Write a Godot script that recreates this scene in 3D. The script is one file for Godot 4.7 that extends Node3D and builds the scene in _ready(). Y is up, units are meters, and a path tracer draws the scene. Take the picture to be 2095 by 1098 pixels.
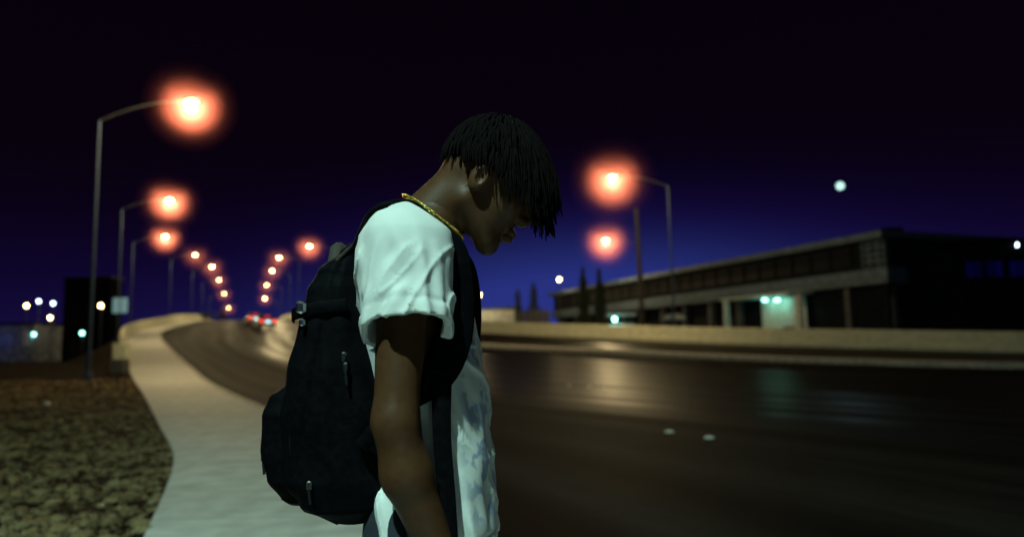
extends Node3D

# ---------------------------------------------------------------- measured curves (metres ahead of the camera -> value)
const GROUND := [[-80, 0], [0, 0], [12, 0], [20, .06], [28, .25], [34, .55], [41.5, 1.1], [55, 2.1], [62, 2.65], [82, 4.1], [97, 5.25], [109, 6.2], [125, 7.1], [136, 7.5], [150, 7.7], [163, 7.65], [190, 6.8], [217, 5], [260, 1], [300, -1], [420, -3]]
const PATH_EDGE := [[-80, 27], [-40, 14.5], [-20, 7.6], [-10, 3.5], [0, -.6], [4.84, -2.48], [8.5, -4.02], [11.5, -5.63], [22, -11.45], [32, -17.2], [45.6, -24.9], [64, -34.7], [82, -42.6], [107, -50.6], [136, -59.7], [163, -69.3], [190, -79], [217, -88.5], [260, -104], [420, -158]]
const PATH_WIDE := [[-80, 2.3], [6, 2.3], [10, 2.45], [24, 2.65], [35, 3.1], [60, 3.1], [80, 2.6], [420, 2.6]]
const MEDIAN := [[6, 60], [12, 45], [20, 27.5], [25.5, 18.6], [29.4, 14.6], [33.5, 10.25], [38.2, 5.2], [44.3, -1.6], [52, -7.6], [60, -12.5]]
const FAR_WALL := [[-80, 260], [-30, 170], [0, 100], [12, 66], [22, 45], [28, 33.5], [34, 24.6], [38, 19.4], [42.7, 13.4], [50, 6.6], [61, -2.6], [78, -15], [94, -25], [110, -32.5], [127, -39.6], [145, -47.5], [172, -57.5], [200, -67.5], [260, -88], [420, -142]]

var rng := RandomNumberGenerator.new()
var used := {}
var M := {}

func curve(t: Array, z: float) -> float:
	var n := t.size()
	if z <= t[0][0]: return t[0][1]
	if z >= t[n - 1][0]: return t[n - 1][1]
	var i := 0
	while z > t[i + 1][0]: i += 1
	var x0: float = t[i][0]
	var x1: float = t[i + 1][0]
	var h := x1 - x0
	var m := []
	for k in [i, i + 1]:
		var a: int = max(k - 1, 0)
		var b: int = min(k + 1, n - 1)
		m.append((t[b][1] - t[a][1]) / float(t[b][0] - t[a][0]))
	var u := (z - x0) / h
	return (2 * u * u * u - 3 * u * u + 1) * t[i][1] + (u * u * u - 2 * u * u + u) * h * m[0] + (-2 * u * u * u + 3 * u * u) * t[i + 1][1] + (u * u * u - u * u) * h * m[1]

func ground_at(z: float) -> float: return curve(GROUND, z)

# ---------------------------------------------------------------- naming and tree helpers
func numbered(called: String) -> String:
	if not used.has(called):
		used[called] = 0
		return called
	used[called] += 1
	return "%s_%03d" % [called, used[called]]

func tag(o: Node, label := "", category := "", group := "", kind := "") -> void:
	if label: o.set_meta("label", label)
	if category: o.set_meta("category", category)
	if group: o.set_meta("group", group)
	if kind: o.set_meta("kind", kind)

func thing(called: String, label: String, category: String, where := Vector3.ZERO, turn := 0.0, group := "") -> Node3D:
	var o := Node3D.new()
	o.name = numbered(called)
	add_child(o)
	o.position = where
	o.rotation.y = turn
	tag(o, label, category, group)
	return o

func obj(called: String, mesh: Mesh, mat: Material, parent: Node = self) -> MeshInstance3D:
	var o := MeshInstance3D.new()
	o.name = numbered(called) if parent == self else called
	o.mesh = mesh
	o.material_override = mat
	parent.add_child(o, true)
	return o

func struct(called: String, mesh: Mesh, mat: Material) -> MeshInstance3D:
	var o := obj(called, mesh, mat)
	tag(o, "", "", "", "structure")
	return o

func dup(root: Node3D, where: Vector3, turn: float, label: String, group := "") -> Node3D:
	var r: Node3D = root.duplicate()
	r.name = numbered(String(root.name).rstrip("0123456789").trim_suffix("_"))
	add_child(r)
	r.position = where
	r.rotation.y = turn
	r.set_meta("label", label)
	if group: r.set_meta("group", group)
	return r

# ---------------------------------------------------------------- mesh helpers
func begin() -> SurfaceTool:
	var st := SurfaceTool.new()
	st.begin(Mesh.PRIMITIVE_TRIANGLES)
	return st

func grid(st: SurfaceTool, rows: Array, closed := false, uvs := []) -> void:
	# rows of equal length; smooth within a smooth group
	var n: int = rows[0].size()
	for r in rows.size() - 1:
		for c in (n if closed else n - 1):
			var c2 := (c + 1) % n
			var q := [rows[r][c], rows[r][c2], rows[r + 1][c2], rows[r + 1][c]]
			var w := []
			if uvs: w = [uvs[r][c], uvs[r][c2], uvs[r + 1][c2], uvs[r + 1][c]]
			for k in [0, 1, 2, 0, 2, 3]:
				if uvs: st.set_uv(w[k])
				st.add_vertex(q[k])

func finish(st: SurfaceTool) -> ArrayMesh:
	st.index()
	st.generate_normals()
	return st.commit()

func add_box(st: SurfaceTool, at: Vector3, size: Vector3, basis := Basis(), bevel := 0.0) -> void:
	st.set_smooth_group(-1)
	if bevel <= 0.0:
		var b := BoxMesh.new()
		b.size = size
		st.append_from(b, 0, Transform3D(basis, at))
		return
	var h := size / 2
	var e := minf(bevel, minf(h.x, minf(h.y, h.z)) * .9)
	# eight-sided rings: a chamfered box lofted along y
	var rings := []
	for lv in [[-h.y, e], [-h.y + e, 0.0], [h.y - e, 0.0], [h.y, e]]:
		var y: float = lv[0]
		var s: float = lv[1]
		var x := h.x - s
		var z := h.z - s
		var ring := []
		for p in [[-x + e, -z], [x - e, -z], [x, -z + e], [x, z - e], [x - e, z], [-x + e, z], [-x, z - e], [-x, -z + e]]:
			ring.append(at + basis * Vector3(p[0], y, p[1]))
		rings.append(ring)
	grid(st, rings, true)
	for r in [0, 3]:
		var ring: Array = rings[r]
		for k in range(1, 7):
			var tri := [ring[0], ring[k], ring[k + 1]] if r == 3 else [ring[0], ring[k + 1], ring[k]]
			for v in tri: st.add_vertex(v)

func box(size: Vector3, at := Vector3.ZERO, bevel := 0.0, basis := Basis()) -> ArrayMesh:
	var st := begin()
	add_box(st, at, size, basis, bevel)
	return st.commit() if bevel <= 0.0 else finish(st)

func add_tube(st: SurfaceTool, pts: Array, radii: Array, sides := 8, caps := true, smooth := 0) -> void:
	st.set_smooth_group(smooth)
	var rows := []
	var side := Vector3.ZERO
	for i in pts.size():
		var a: Vector3 = pts[max(i - 1, 0)]
		var b: Vector3 = pts[min(i + 1, pts.size() - 1)]
		var d := (b - a).normalized()
		if side == Vector3.ZERO:
			side = d.cross(Vector3(0, 0, 1) if absf(d.z) < .9 else Vector3(1, 0, 0)).normalized()
		side = (side - d * side.dot(d)).normalized()
		var up := side.cross(d)
		var row := []
		for k in sides:
			var t := TAU * k / sides
			row.append(pts[i] + (side * cos(t) + up * sin(t)) * float(radii[i]))
		rows.append(row)
	grid(st, rows, true)
	if caps:
		st.set_smooth_group(-1)
		for e in [0, pts.size() - 1]:
			for k in range(1, sides - 1):
				var tri := [rows[e][0], rows[e][k], rows[e][k + 1]]
				if e > 0: tri.reverse()
				for v in tri: st.add_vertex(v)

func tube(pts: Array, radii: Array, sides := 8) -> ArrayMesh:
	var st := begin()
	add_tube(st, pts, radii, sides)
	return finish(st)

func ribbon(pts: Array, normals: Array, widths: Array, thick: float) -> ArrayMesh:
	# a strap: a rounded flat band swept along a smooth curve
	var rows := []
	var steps := 8
	for i in pts.size() - 1:
		for s in steps + (1 if i == pts.size() - 2 else 0):
			var t := float(s) / steps
			var p0: Vector3 = pts[max(i - 1, 0)]
			var p3: Vector3 = pts[min(i + 2, pts.size() - 1)]
			var a: Vector3 = pts[i]
			var b: Vector3 = pts[i + 1]
			var p := a.cubic_interpolate(b, p0, p3, t)
			var q := a.cubic_interpolate(b, p0, p3, t + .02)
			var d := (q - p).normalized()
			var n: Vector3 = (normals[i] as Vector3).lerp(normals[i + 1], t).normalized()
			var w := d.cross(n).normalized()
			n = w.cross(d).normalized()
			var hw: float = lerpf(widths[i], widths[i + 1], t) / 2
			var ht := thick / 2
			var row := []
			for c in [[-1.0, -.5], [-.85, -1.0], [.85, -1.0], [1.0, -.5], [1.0, .5], [.85, 1.0], [-.85, 1.0], [-1.0, .5]]:
				row.append(p + w * hw * c[0] + n * ht * c[1])
			rows.append(row)
	var st := begin()
	st.set_smooth_group(0)
	grid(st, rows, true)
	return finish(st)

func ball(radius: Vector3, at := Vector3.ZERO, seg := 20) -> ArrayMesh:
	var s := SphereMesh.new()
	s.radius = 1
	s.height = 2
	s.radial_segments = seg
	s.rings = seg / 2
	var st := begin()
	st.append_from(s, 0, Transform3D(Basis.from_scale(radius), at))
	return st.commit()

# ---------------------------------------------------------------- distance fields meshed as surface nets
func cap(p: Vector3, a: Vector3, b: Vector3, ra: float, rb: float) -> float:
	var ab := b - a
	var t := clampf((p - a).dot(ab) / ab.length_squared(), 0, 1)
	return p.distance_to(a + ab * t) - lerpf(ra, rb, t)

func egg(p: Vector3, c: Vector3, r: Vector3) -> float:
	var q := p - c
	var k0 := (q / r).length()
	var k1 := (q / (r * r)).length()
	return k0 * (k0 - 1.0) / maxf(k1, 1e-6)

func smin(a: float, b: float, k: float) -> float:
	var h := maxf(k - absf(a - b), 0.0) / k
	return minf(a, b) - h * h * k * .25

func nets(st: SurfaceTool, f: Callable, lo: Vector3, hi: Vector3, cell: float, paint = null) -> void:
	const B := 4
	var nb := Vector3i(((hi - lo) / (cell * B)).ceil())
	var n := nb * B + Vector3i.ONE
	var val := PackedFloat32Array()
	val.resize(n.x * n.y * n.z)
	val.fill(INF)
	var reach := cell * B * .87 * 1.35
	var active := []
	for bz in nb.z:
		for by in nb.y:
			for bx in nb.x:
				var c := lo + Vector3(bx + .5, by + .5, bz + .5) * (cell * B)
				if absf(f.call(c)) > reach: continue
				active.append(Vector3i(bx, by, bz) * B)
				for z in B + 1:
					for y in B + 1:
						for x in B + 1:
							var i := (bx * B + x) + n.x * ((by * B + y) + n.y * (bz * B + z))
							if val[i] == INF: val[i] = f.call(lo + Vector3(bx * B + x, by * B + y, bz * B + z) * cell)
	var vid := {}
	var verts := PackedVector3Array()
	var norms := PackedVector3Array()
	var cols := PackedColorArray()
	var sx := 1
	var sy := n.x
	var sz := n.x * n.y
	var off := [0, sx, sy, sx + sy, sz, sx + sz, sy + sz, sx + sy + sz]
	var edges := [[0, 1], [2, 3], [4, 5], [6, 7], [0, 2], [1, 3], [4, 6], [5, 7], [0, 4], [1, 5], [2, 6], [3, 7]]
	for b: Vector3i in active:
		for z in B:
			for y in B:
				for x in B:
					var i: int = (b.x + x) + n.x * ((b.y + y) + n.y * (b.z + z))
					var neg := 0
					for o: int in off:
						if val[i + o] < 0.0: neg += 1
					if neg == 0 or neg == 8: continue
					var p := Vector3.ZERO
					var k := 0
					for e in edges:
						var va := val[i + off[e[0]]]
						var vb := val[i + off[e[1]]]
						if (va < 0.0) == (vb < 0.0): continue
						var t := va / (va - vb)
						var pa := Vector3(e[0] & 1, (e[0] >> 1) & 1, e[0] >> 2)
						var pb := Vector3(e[1] & 1, (e[1] >> 1) & 1, e[1] >> 2)
						p += pa.lerp(pb, t)
						k += 1
					p /= k
					var v := PackedFloat32Array()
					for o: int in off: v.append(val[i + o])
					var g := Vector3(v[1] + v[3] + v[5] + v[7] - v[0] - v[2] - v[4] - v[6], v[2] + v[3] + v[6] + v[7] - v[0] - v[1] - v[4] - v[5], v[4] + v[5] + v[6] + v[7] - v[0] - v[1] - v[2] - v[3])
					vid[i] = verts.size()
					var w := lo + (Vector3(b.x + x, b.y + y, b.z + z) + p) * cell
					verts.append(w)
					norms.append(g.normalized())
					cols.append(paint.call(w) if paint != null else Color.WHITE)
	var axes := [[sx, sy, sz], [sy, sz, sx], [sz, sx, sy]]
	for i: int in vid:
		for ax in axes:
			# the edge from the cell's low corner along ax[0]; the four cells round it
			var a := val[i]
			var c := val[i + ax[0]]
			if (a < 0.0) == (c < 0.0): continue
			var q := [i, i - ax[1], i - ax[1] - ax[2], i - ax[2]]
			if not (vid.has(q[1]) and vid.has(q[2]) and vid.has(q[3])): continue
			var ids := [vid[q[0]], vid[q[1]], vid[q[2]], vid[q[3]]]
			if a >= 0.0: ids.reverse()
			# Godot's front faces run clockwise
			var order := [0, 1, 2, 0, 2, 3]
			var face := (verts[ids[1]] - verts[ids[0]]).cross(verts[ids[2]] - verts[ids[0]])
			if face.dot(norms[ids[0]] + norms[ids[2]]) > 0.0: order = [0, 2, 1, 0, 3, 2]
			for k: int in order:
				st.set_color(cols[ids[k]])
				st.set_normal(norms[ids[k]])
				st.add_vertex(verts[ids[k]])

func net_mesh(f: Callable, lo: Vector3, hi: Vector3, cell: float, paint = null) -> ArrayMesh:
	var st := begin()
	nets(st, f, lo, hi, cell, paint)
	st.index()
	return st.commit()

# ---------------------------------------------------------------- materials
func lin(r: float, g: float, b: float) -> Color: return Color(r, g, b).linear_to_srgb()

func mat(called: String, c: Color, rough := .8, metal := 0.0) -> StandardMaterial3D:
	var m := StandardMaterial3D.new()
	m.resource_name = called
	m.albedo_color = c
	m.roughness = rough
	m.metallic = metal
	M[called] = m
	return m

func noise_tex(sd: int, freq: float, lo: float, hi: float, size := 512, normal := 0.0, octaves := 5) -> NoiseTexture2D:
	var n := FastNoiseLite.new()
	n.seed = sd
	n.noise_type = FastNoiseLite.TYPE_SIMPLEX_SMOOTH
	n.frequency = freq
	n.fractal_octaves = octaves
	var t := NoiseTexture2D.new()
	t.width = size
	t.height = size
	t.seamless = true
	t.noise = n
	if normal > 0.0:
		t.as_normal_map = true
		t.bump_strength = normal
	else:
		var g := Gradient.new()
		g.set_color(0, Color(lo, lo, lo))
		g.set_color(1, Color(hi, hi, hi))
		t.color_ramp = g
	return t

func weathered(called: String, c: Color, rough: float, sd: int, lo: float, scale: float, normal := 0.0, bump := 0.0) -> StandardMaterial3D:
	var m := mat(called, c, rough)
	m.albedo_texture = noise_tex(sd, .012, lo, 1.0)
	m.uv1_triplanar = true
	m.uv1_world_triplanar = true
	m.uv1_scale = Vector3.ONE * scale
	if normal > 0.0:
		m.normal_enabled = true
		m.normal_texture = noise_tex(sd + 1, .05, 0, 1, 512, normal)
	if bump > 0.0:
		m.heightmap_enabled = true
		m.heightmap_texture = noise_tex(sd + 2, .03, 0, 1)
		m.heightmap_scale = bump
	return m

func glow(called: String, c: Color, energy: float) -> StandardMaterial3D:
	var m := mat(called, c, .4)
	m.emission_enabled = true
	m.emission = c
	m.emission_energy_multiplier = energy
	return m

func road_maps(m: StandardMaterial3D) -> void:
	# tyre-polished tracks and worn lanes: roughness and tone that change across the road and run along it
	var n := FastNoiseLite.new()
	n.seed = 77
	n.frequency = .035
	n.fractal_octaves = 4
	var fine := FastNoiseLite.new()
	fine.seed = 12
	fine.frequency = .2
	var w := 512
	var h := 256
	var rough := Image.create(w, h, false, Image.FORMAT_RGB8)
	var tone := Image.create(w, h, false, Image.FORMAT_RGB8)
	for x in w:
		var across := 28.0 * x / w
		var lane := fposmod(across, 3.5) / 3.5
		var track := exp(-pow((lane - .27) / .1, 2)) + exp(-pow((lane - .73) / .1, 2))
		var oil := exp(-pow((lane - .5) / .09, 2))
		for y in h:
			var a := TAU * y / h
			var s := n.get_noise_3d(x * 1.6, cos(a) * 7.0, sin(a) * 7.0)
			var f := fine.get_noise_3d(x * 2.0, cos(a) * 60.0, sin(a) * 60.0)
			var r := clampf(.44 - .08 * track + .16 * s + .04 * f + .06 * oil, .3, .62)
			var gutter_shade := smoothstep(1.0, .4, across)
			r = lerpf(r, .95, gutter_shade)
			r = lerpf(r, clampf(.72 + .08 * s, 0, .85), smoothstep(8.0, 5.0, across))
			rough.set_pixel(x, y, Color(r, r, r))
			var t := clampf(.72 + .16 * track - .22 * oil + .22 * s + .16 * f, .2, 1.0)
			t *= 1 - .6 * gutter_shade  # unpolished gutter asphalt, with the kerb's shadow painted into the tone
			tone.set_pixel(x, y, Color(t, t * .97, t * .95))
	m.roughness = 1.0
	m.roughness_texture = ImageTexture.create_from_image(rough)
	m.albedo_texture = ImageTexture.create_from_image(tone)

# ---------------------------------------------------------------- setting
func edge_pt(t: Array, z: float, dx: float, dy: float) -> Vector3:
	return Vector3(curve(t, z) + dx, ground_at(z) + dy, -z)

func stations(a: float, b: float, near := .75, far := 4.0) -> Array:
	var out := []
	var z := a
	while z < b:
		out.append(z)
		z += clampf(absf(z) * .06, near, far)
	out.append(b)
	return out

func profile(zs: Array, t: Array, shape: Array) -> Array:
	var rows := []
	for z in zs:
		var row := []
		for s in shape: row.append(edge_pt(t, z, s[0], s[1]))
		rows.append(row)
	return rows

func sky_image() -> ImageTexture:
	var w := 512
	var h := 256
	var im := Image.create(w, h, false, Image.FORMAT_RGBF)
	for y in h:
		var up := PI / 2 - (y + .5) / h * PI
		for x in w:
			var az := wrapf((x + .5) / w * TAU, -PI, PI)      # 0 is straight ahead (-z), growing to the right
			var e := maxf(up, 0.0)
			# the last blue of dusk low in one quarter of the sky, night above
			var side := exp(-pow(angle_difference(deg_to_rad(6), az) / .314, 2)) + .10
			var blue := minf(.34 * side * exp(-pow(e / .12, 2)), .2)
			var tail := exp(-e / .27)
			var r := .0015 + .0022 * tail + .085 * blue
			var g := .0004 + .0004 * tail + .15 * blue * minf(1.0, .35 + 7.0 * blue)
			var b := .0024 + .0035 * tail + blue
			im.set_pixel(x, y, Color(r, g, b))
	return ImageTexture.create_from_image(im)

func build_setting() -> void:
	# ground: strips that follow the edge of the path on one side and the far wall on the other
	var zs := stations(-60, 420, .8, 8.0)
	var rows := []
	var hill := FastNoiseLite.new()
	hill.seed = 5
	hill.frequency = .35
	for z in zs:
		var row := []
		var g := ground_at(z)
		var rise := smoothstep(31.0, 42.0, z)
		for dx in [-600, -200, -90, -45, -28, -20, -15, -12, -10, -8.5, -7, -6, -5, -4, -3, -2.2, -1.5, -.8, -.3, 0]:
			var y := g - .03
			var away := clampf((-dx - 1.0) / 4.0, 0, 1)
			y = lerpf(y, minf(g, .35 + .25 * smoothstep(14.0, 60.0, z)), away * rise)
			var x : float = curve(PATH_EDGE, z) + dx
			if dx < -.1 and dx > -80: y += hill.get_noise_2d(x, z) * .09 * clampf(-dx, 0, 1)
			row.append(Vector3(x, y, -z))
		row.append(edge_pt(PATH_EDGE, z, .02, -.45))
		row.append(edge_pt(FAR_WALL, z, .1, -.6))
		for dx in [.4, 2, 5, 10, 25, 60, 160, 400, 700]:
			row.append(Vector3(curve(FAR_WALL, z) + dx, lerpf(g - .1, minf(g, .9), clampf((dx - .4) / 5.0, 0, 1)), -z))
		rows.append(row)
	var st := begin()
	st.set_smooth_group(0)
	grid(st, rows)
	struct("ground", finish(st), M.dirt)
	# far plain so that the ground reaches the horizon
	st = begin()
	add_box(st, Vector3(0, -6, -1500), Vector3(6000, .5, 3600))
	struct("plain", st.commit(), M.dirt)

	zs = stations(-50, 300, .6, 5.0)
	# pavement with a kerb
	rows = []
	var uv := []
	for z in zs:
		var w := curve(PATH_WIDE, z)
		rows.append([edge_pt(PATH_EDGE, z, 0, -.3), edge_pt(PATH_EDGE, z, 0, -.008), edge_pt(PATH_EDGE, z, .03, 0), edge_pt(PATH_EDGE, z, w * .5, .0), edge_pt(PATH_EDGE, z, w - .19, 0)])
	st = begin()
	st.set_smooth_group(0)
	for r in rows:
		for k in 5: r[k].y -= .025
	grid(st, rows)
	var walk := struct("sidewalk", finish(st), M.pavement)
	# poured slabs with tooled joints between them
	var sz := -4.0
	var count := 0
	while sz < 230.0:
		var step := 1.34 if sz < 60.0 else 5.0
		var ps := []
		for k in 4: ps.append(lerpf(sz + .004, sz + step - .004, k / 3.0))
		var sr := []
		for k in 4:
			var z: float = ps[k]
			var w := curve(PATH_WIDE, z) - .196
			var dy := -.004 if k == 0 or k == 3 else 0.0
			sr.append([edge_pt(PATH_EDGE, z, 0, -.1), edge_pt(PATH_EDGE, z, 0, -.008), edge_pt(PATH_EDGE, z, .015, dy), edge_pt(PATH_EDGE, z, w * .5, dy), edge_pt(PATH_EDGE, z, w - .012, dy), edge_pt(PATH_EDGE, z, w, -.008), edge_pt(PATH_EDGE, z, w, -.1)])
		st = begin()
		st.set_smooth_group(0)
		grid(st, sr)
		obj("slab", finish(st), [M.pavement, M.pavement_pale, M.pavement, M.pavement_dull][(count * 7 + count / 3) % 4], walk)
		sz += step
		count += 1
	rows = []
	for z in zs:
		var w := curve(PATH_WIDE, z)
		rows.append([edge_pt(PATH_EDGE, z, w - .19, -.2), edge_pt(PATH_EDGE, z, w - .182, -.004), edge_pt(PATH_EDGE, z, w - .172, .004), edge_pt(PATH_EDGE, z, w - .035, .002), edge_pt(PATH_EDGE, z, w - .008, -.012), edge_pt(PATH_EDGE, z, w, -.04), edge_pt(PATH_EDGE, z, w + .02, -.25)])
	st = begin()
	st.set_smooth_group(0)
	grid(st, rows)
	struct("kerb", finish(st), M.kerb)
	# carriageway from kerb to far wall
	rows = []
	var along := 0.0
	var last := edge_pt(PATH_EDGE, zs[0], 0, 0)
	for z in zs:
		var row := []
		var ur := []
		var a := edge_pt(PATH_EDGE, z, curve(PATH_WIDE, z) + .005, -.13)
		var b := edge_pt(FAR_WALL, z, .15, -.13)
		along += last.distance_to(a)
		last = a
		# the lanes run square to the near kerb's direction; width measured across them
		var d := (edge_pt(PATH_EDGE, z + 1, 0, 0) - edge_pt(PATH_EDGE, z - 1, 0, 0)).normalized()
		var k := 24
		for i in k + 1:
			var p := a.lerp(b, float(i) / k)
			row.append(p)
			# distance past the median's line (the lanes bend with it) blended with distance from the kerb
			var t := float(i) / k
			ur.append(Vector2(t * lerpf(60.0, 20.0, smoothstep(20.0, 80.0, z)) / 28.0, along / 60.0))
		rows.append(row)
		uv.append(ur)
	st = begin()
	st.set_smooth_group(0)
	grid(st, rows, false, uv)
	struct("road", finish(st), M.asphalt)
	# raised concrete median
	var mz := stations(6, 60, .5, 2.0)
	rows = profile(mz, MEDIAN, [[0, -.2], [0, -.01], [.04, .05], [.12, .06], [1.25, .075], [1.33, .05], [1.37, -.2]])
	st = begin()
	st.set_smooth_group(0)
	grid(st, rows)
	struct("median", finish(st), M.kerb)

	# far parapet wall: one long cast wall, built as its panels
	var wall := thing("parapet_wall", "long low concrete parapet wall curving along the far edge of the road", "wall")
	var wz := [6.0]
	while wz[-1] < 230.0:
		wz.append(wz[-1] + lerpf(2.0, 9.0, smoothstep(10.0, 60.0, wz[-1])))
	for i in wz.size() - 1:
		var z0: float = wz[i] + .004
		var z1: float = wz[i + 1] - .004
		var ps := []
		for k in 5: ps.append(lerpf(z0, z1, k / 4.0))
		rows = profile(ps, FAR_WALL, [[0, -.2], [.03, .08], [.12, .22], [.36, .82], [.39, .86], [.6, .87], [.63, .84], [.68, -.2]])
		st = begin()
		st.set_smooth_group(-1)
		grid(st, rows)
		for e in [0, 4]:
			for k in range(1, 7):
				for v in ([rows[e][0], rows[e][k], rows[e][k + 1]] if e == 0 else [rows[e][0], rows[e][k + 1], rows[e][k]]): st.add_vertex(v)
		obj("wall_panel", finish(st), M.concrete, wall)
	# barrier beside the path, from its end pier over the crest
	var bar := thing("path_barrier", "concrete barrier with a pale end pier running up beside the sidewalk", "barrier")
	wz = [33.6]
	while wz[-1] < 215.0: wz.append(wz[-1] + lerpf(3.0, 9.0, smoothstep(40.0, 90.0, wz[-1])))
	for i in wz.size() - 1:
		var ps := []
		for k in 4: ps.append(lerpf(wz[i] + .012, wz[i + 1] - .012, k / 3.0))
		rows = profile(ps, PATH_EDGE, [[-.42, -.6], [-.42, 1.0], [-.4, 1.05], [-.12, 1.05], [-.1, 1.02], [-.06, -.3]])
		st = begin()
		st.set_smooth_group(-1)
		grid(st, rows)
		for e in [0, 3]:
			for k in range(1, 5):
				for v in ([rows[e][0], rows[e][k], rows[e][k + 1]] if e == 0 else [rows[e][0], rows[e][k + 1], rows[e][k]]): st.add_vertex(v)
		obj("barrier_panel", finish(st), M.concrete, bar)
	var pz := 33.0
	obj("end_pier", box(Vector3(.62, 1.3, .5), edge_pt(PATH_EDGE, pz, -.4, .62), .03), M.concrete, bar)
	obj("pier_footing", box(Vector3(.66, .95, .6), edge_pt(PATH_EDGE, pz - .5, -.5, .1), .05), M.dark_concrete, bar)

	# loose stones and dead tufts on the lot: nobody could count them
	var rock := begin()
	var base := IcosphereLike()
	for tri in base: rock.add_vertex(tri)
	rock.index()
	rock.generate_normals()
	for kind in 2:
		var mm := MultiMesh.new()
		mm.transform_format = MultiMesh.TRANSFORM_3D
		mm.use_colors = true
		mm.mesh = rock.commit() if kind == 0 else tuft()
		var n := 22000 if kind == 0 else 9000
		mm.instance_count = n
		for i in n:
			var z := 2.2 + 27.0 * pow(rng.randf(), 1.9)
			var off := .02 + (4.0 + z * .55) * rng.randf()
			var x := curve(PATH_EDGE, z) - off
			var y := ground_at(z) - .03 + hill.get_noise_2d(x, z) * .09 * clampf(off, 0, 1)
			var s := .012 + .055 * pow(rng.randf(), 2.5)
			if kind == 1: s = .5 + .9 * rng.randf()
			var b := Basis(Vector3.UP, rng.randf() * TAU)
			if kind == 0: b = b * Basis(Vector3.RIGHT, rng.randf_range(-.4, .4)) * Basis.from_scale(Vector3(s * rng.randf_range(.8, 1.7), s * rng.randf_range(.4, .8), s))
			else: b = b * Basis.from_scale(Vector3.ONE * s)
			mm.set_instance_transform(i, Transform3D(b, Vector3(x, y + (s * .1 if kind == 0 else 0.0), -z)))
			var t := rng.randf_range(.35, 1.15)
			var warm := rng.randf_range(.75, 1.0)
			mm.set_instance_color(i, Color(t, t * lerpf(warm, 1, .5), t * warm * .85))
		var o := MultiMeshInstance3D.new()
		o.name = "gravel" if kind == 0 else "dry_grass"
		o.multimesh = mm
		o.material_override = M.stone if kind == 0 else M.straw
		add_child(o)
		tag(o, "loose gravel scattered over the dirt lot beside the sidewalk" if kind == 0 else "dead dry grass tufts among the gravel beside the sidewalk", "gravel" if kind == 0 else "grass", "", "stuff")

func IcosphereLike() -> Array:
	var t := (1 + sqrt(5.0)) / 2
	var v := [Vector3(-1, t, 0), Vector3(1, t, 0), Vector3(-1, -t, 0), Vector3(1, -t, 0), Vector3(0, -1, t), Vector3(0, 1, t), Vector3(0, -1, -t), Vector3(0, 1, -t), Vector3(t, 0, -1), Vector3(t, 0, 1), Vector3(-t, 0, -1), Vector3(-t, 0, 1)]
	for i in 12: v[i] = (v[i] as Vector3).normalized() * rng.randf_range(.75, 1.15)
	var out := []
	for f in [[0, 11, 5], [0, 5, 1], [0, 1, 7], [0, 7, 10], [0, 10, 11], [1, 5, 9], [5, 11, 4], [11, 10, 2], [10, 7, 6], [7, 1, 8], [3, 9, 4], [3, 4, 2], [3, 2, 6], [3, 6, 8], [3, 8, 9], [4, 9, 5], [2, 4, 11], [6, 2, 10], [8, 6, 7], [9, 8, 1]]:
		for k in [0, 2, 1]: out.append(v[f[k]])
	return out

func tuft() -> ArrayMesh:
	var st := begin()
	for i in 7:
		var a := rng.randf() * TAU
		var d := Vector3(cos(a), 0, sin(a))
		var s := d.cross(Vector3.UP) * .0035
		var l := rng.randf_range(.04, .11)
		var p0 := d * .01
		var p1 := d * l * .5 + Vector3(0, l * .28, 0)
		var p2 := d * l + Vector3(0, l * rng.randf_range(.02, .3), 0)
		for v in [p0 - s, p1 - s, p1 + s, p0 - s, p1 + s, p0 + s, p1 - s, p2, p1 + s]: st.add_vertex(v)
	st.generate_normals()
	return st.commit()

# ---------------------------------------------------------------- street lamps
func lamp_model(label: String, height: float, reach: float, category := "street lamp") -> Node3D:
	# the arm runs along +x; the lens hangs at (reach, height)
	var o := thing("street_lamp", label, category)
	obj("pole", tube([Vector3(0, 0, 0), Vector3(0, height * .5, 0), Vector3(0, height - .55, 0)], [.078, .066, .05], 12), M.galvanised, o)
	obj("base_plate", box(Vector3(.42, .05, .42), Vector3(0, .025, 0), .01), M.galvanised, o)
	obj("base_cover", tube([Vector3(0, .05, 0), Vector3(0, .32, 0), Vector3(0, .4, 0)], [.16, .15, .118], 12), M.galvanised, o)
	var pts := []
	var rad := []
	for i in 9:
		var t := i / 8.0
		pts.append(Vector3(t * (reach - .35), height - .62 + .75 * (1 - pow(1 - t, 2.2)), 0))
		rad.append(lerpf(.05, .03, t))
	obj("arm", tube(pts, rad, 8), M.arm_grey, o)
	var st := begin()
	st.set_smooth_group(0)
	var rows := []
	for i in 7:
		var t := i / 6.0
		var row := []
		var w := .04 + .09 * sin(clampf(t * 1.15, 0, 1) * PI * .62)
		for k in 12:
			var a := TAU * k / 12
			row.append(Vector3(reach - .38 + t * .72, height + .2 + .09 * maxf(sin(a), -.25) * (1 - .45 * t), cos(a) * w))
		rows.append(row)
	grid(st, rows, true)
	for k in range(1, 11):
		for v in [rows[6][0], rows[6][k + 1], rows[6][k]]: st.add_vertex(v)
	obj("luminaire", finish(st), M.arm_grey, o)
	return o

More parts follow.
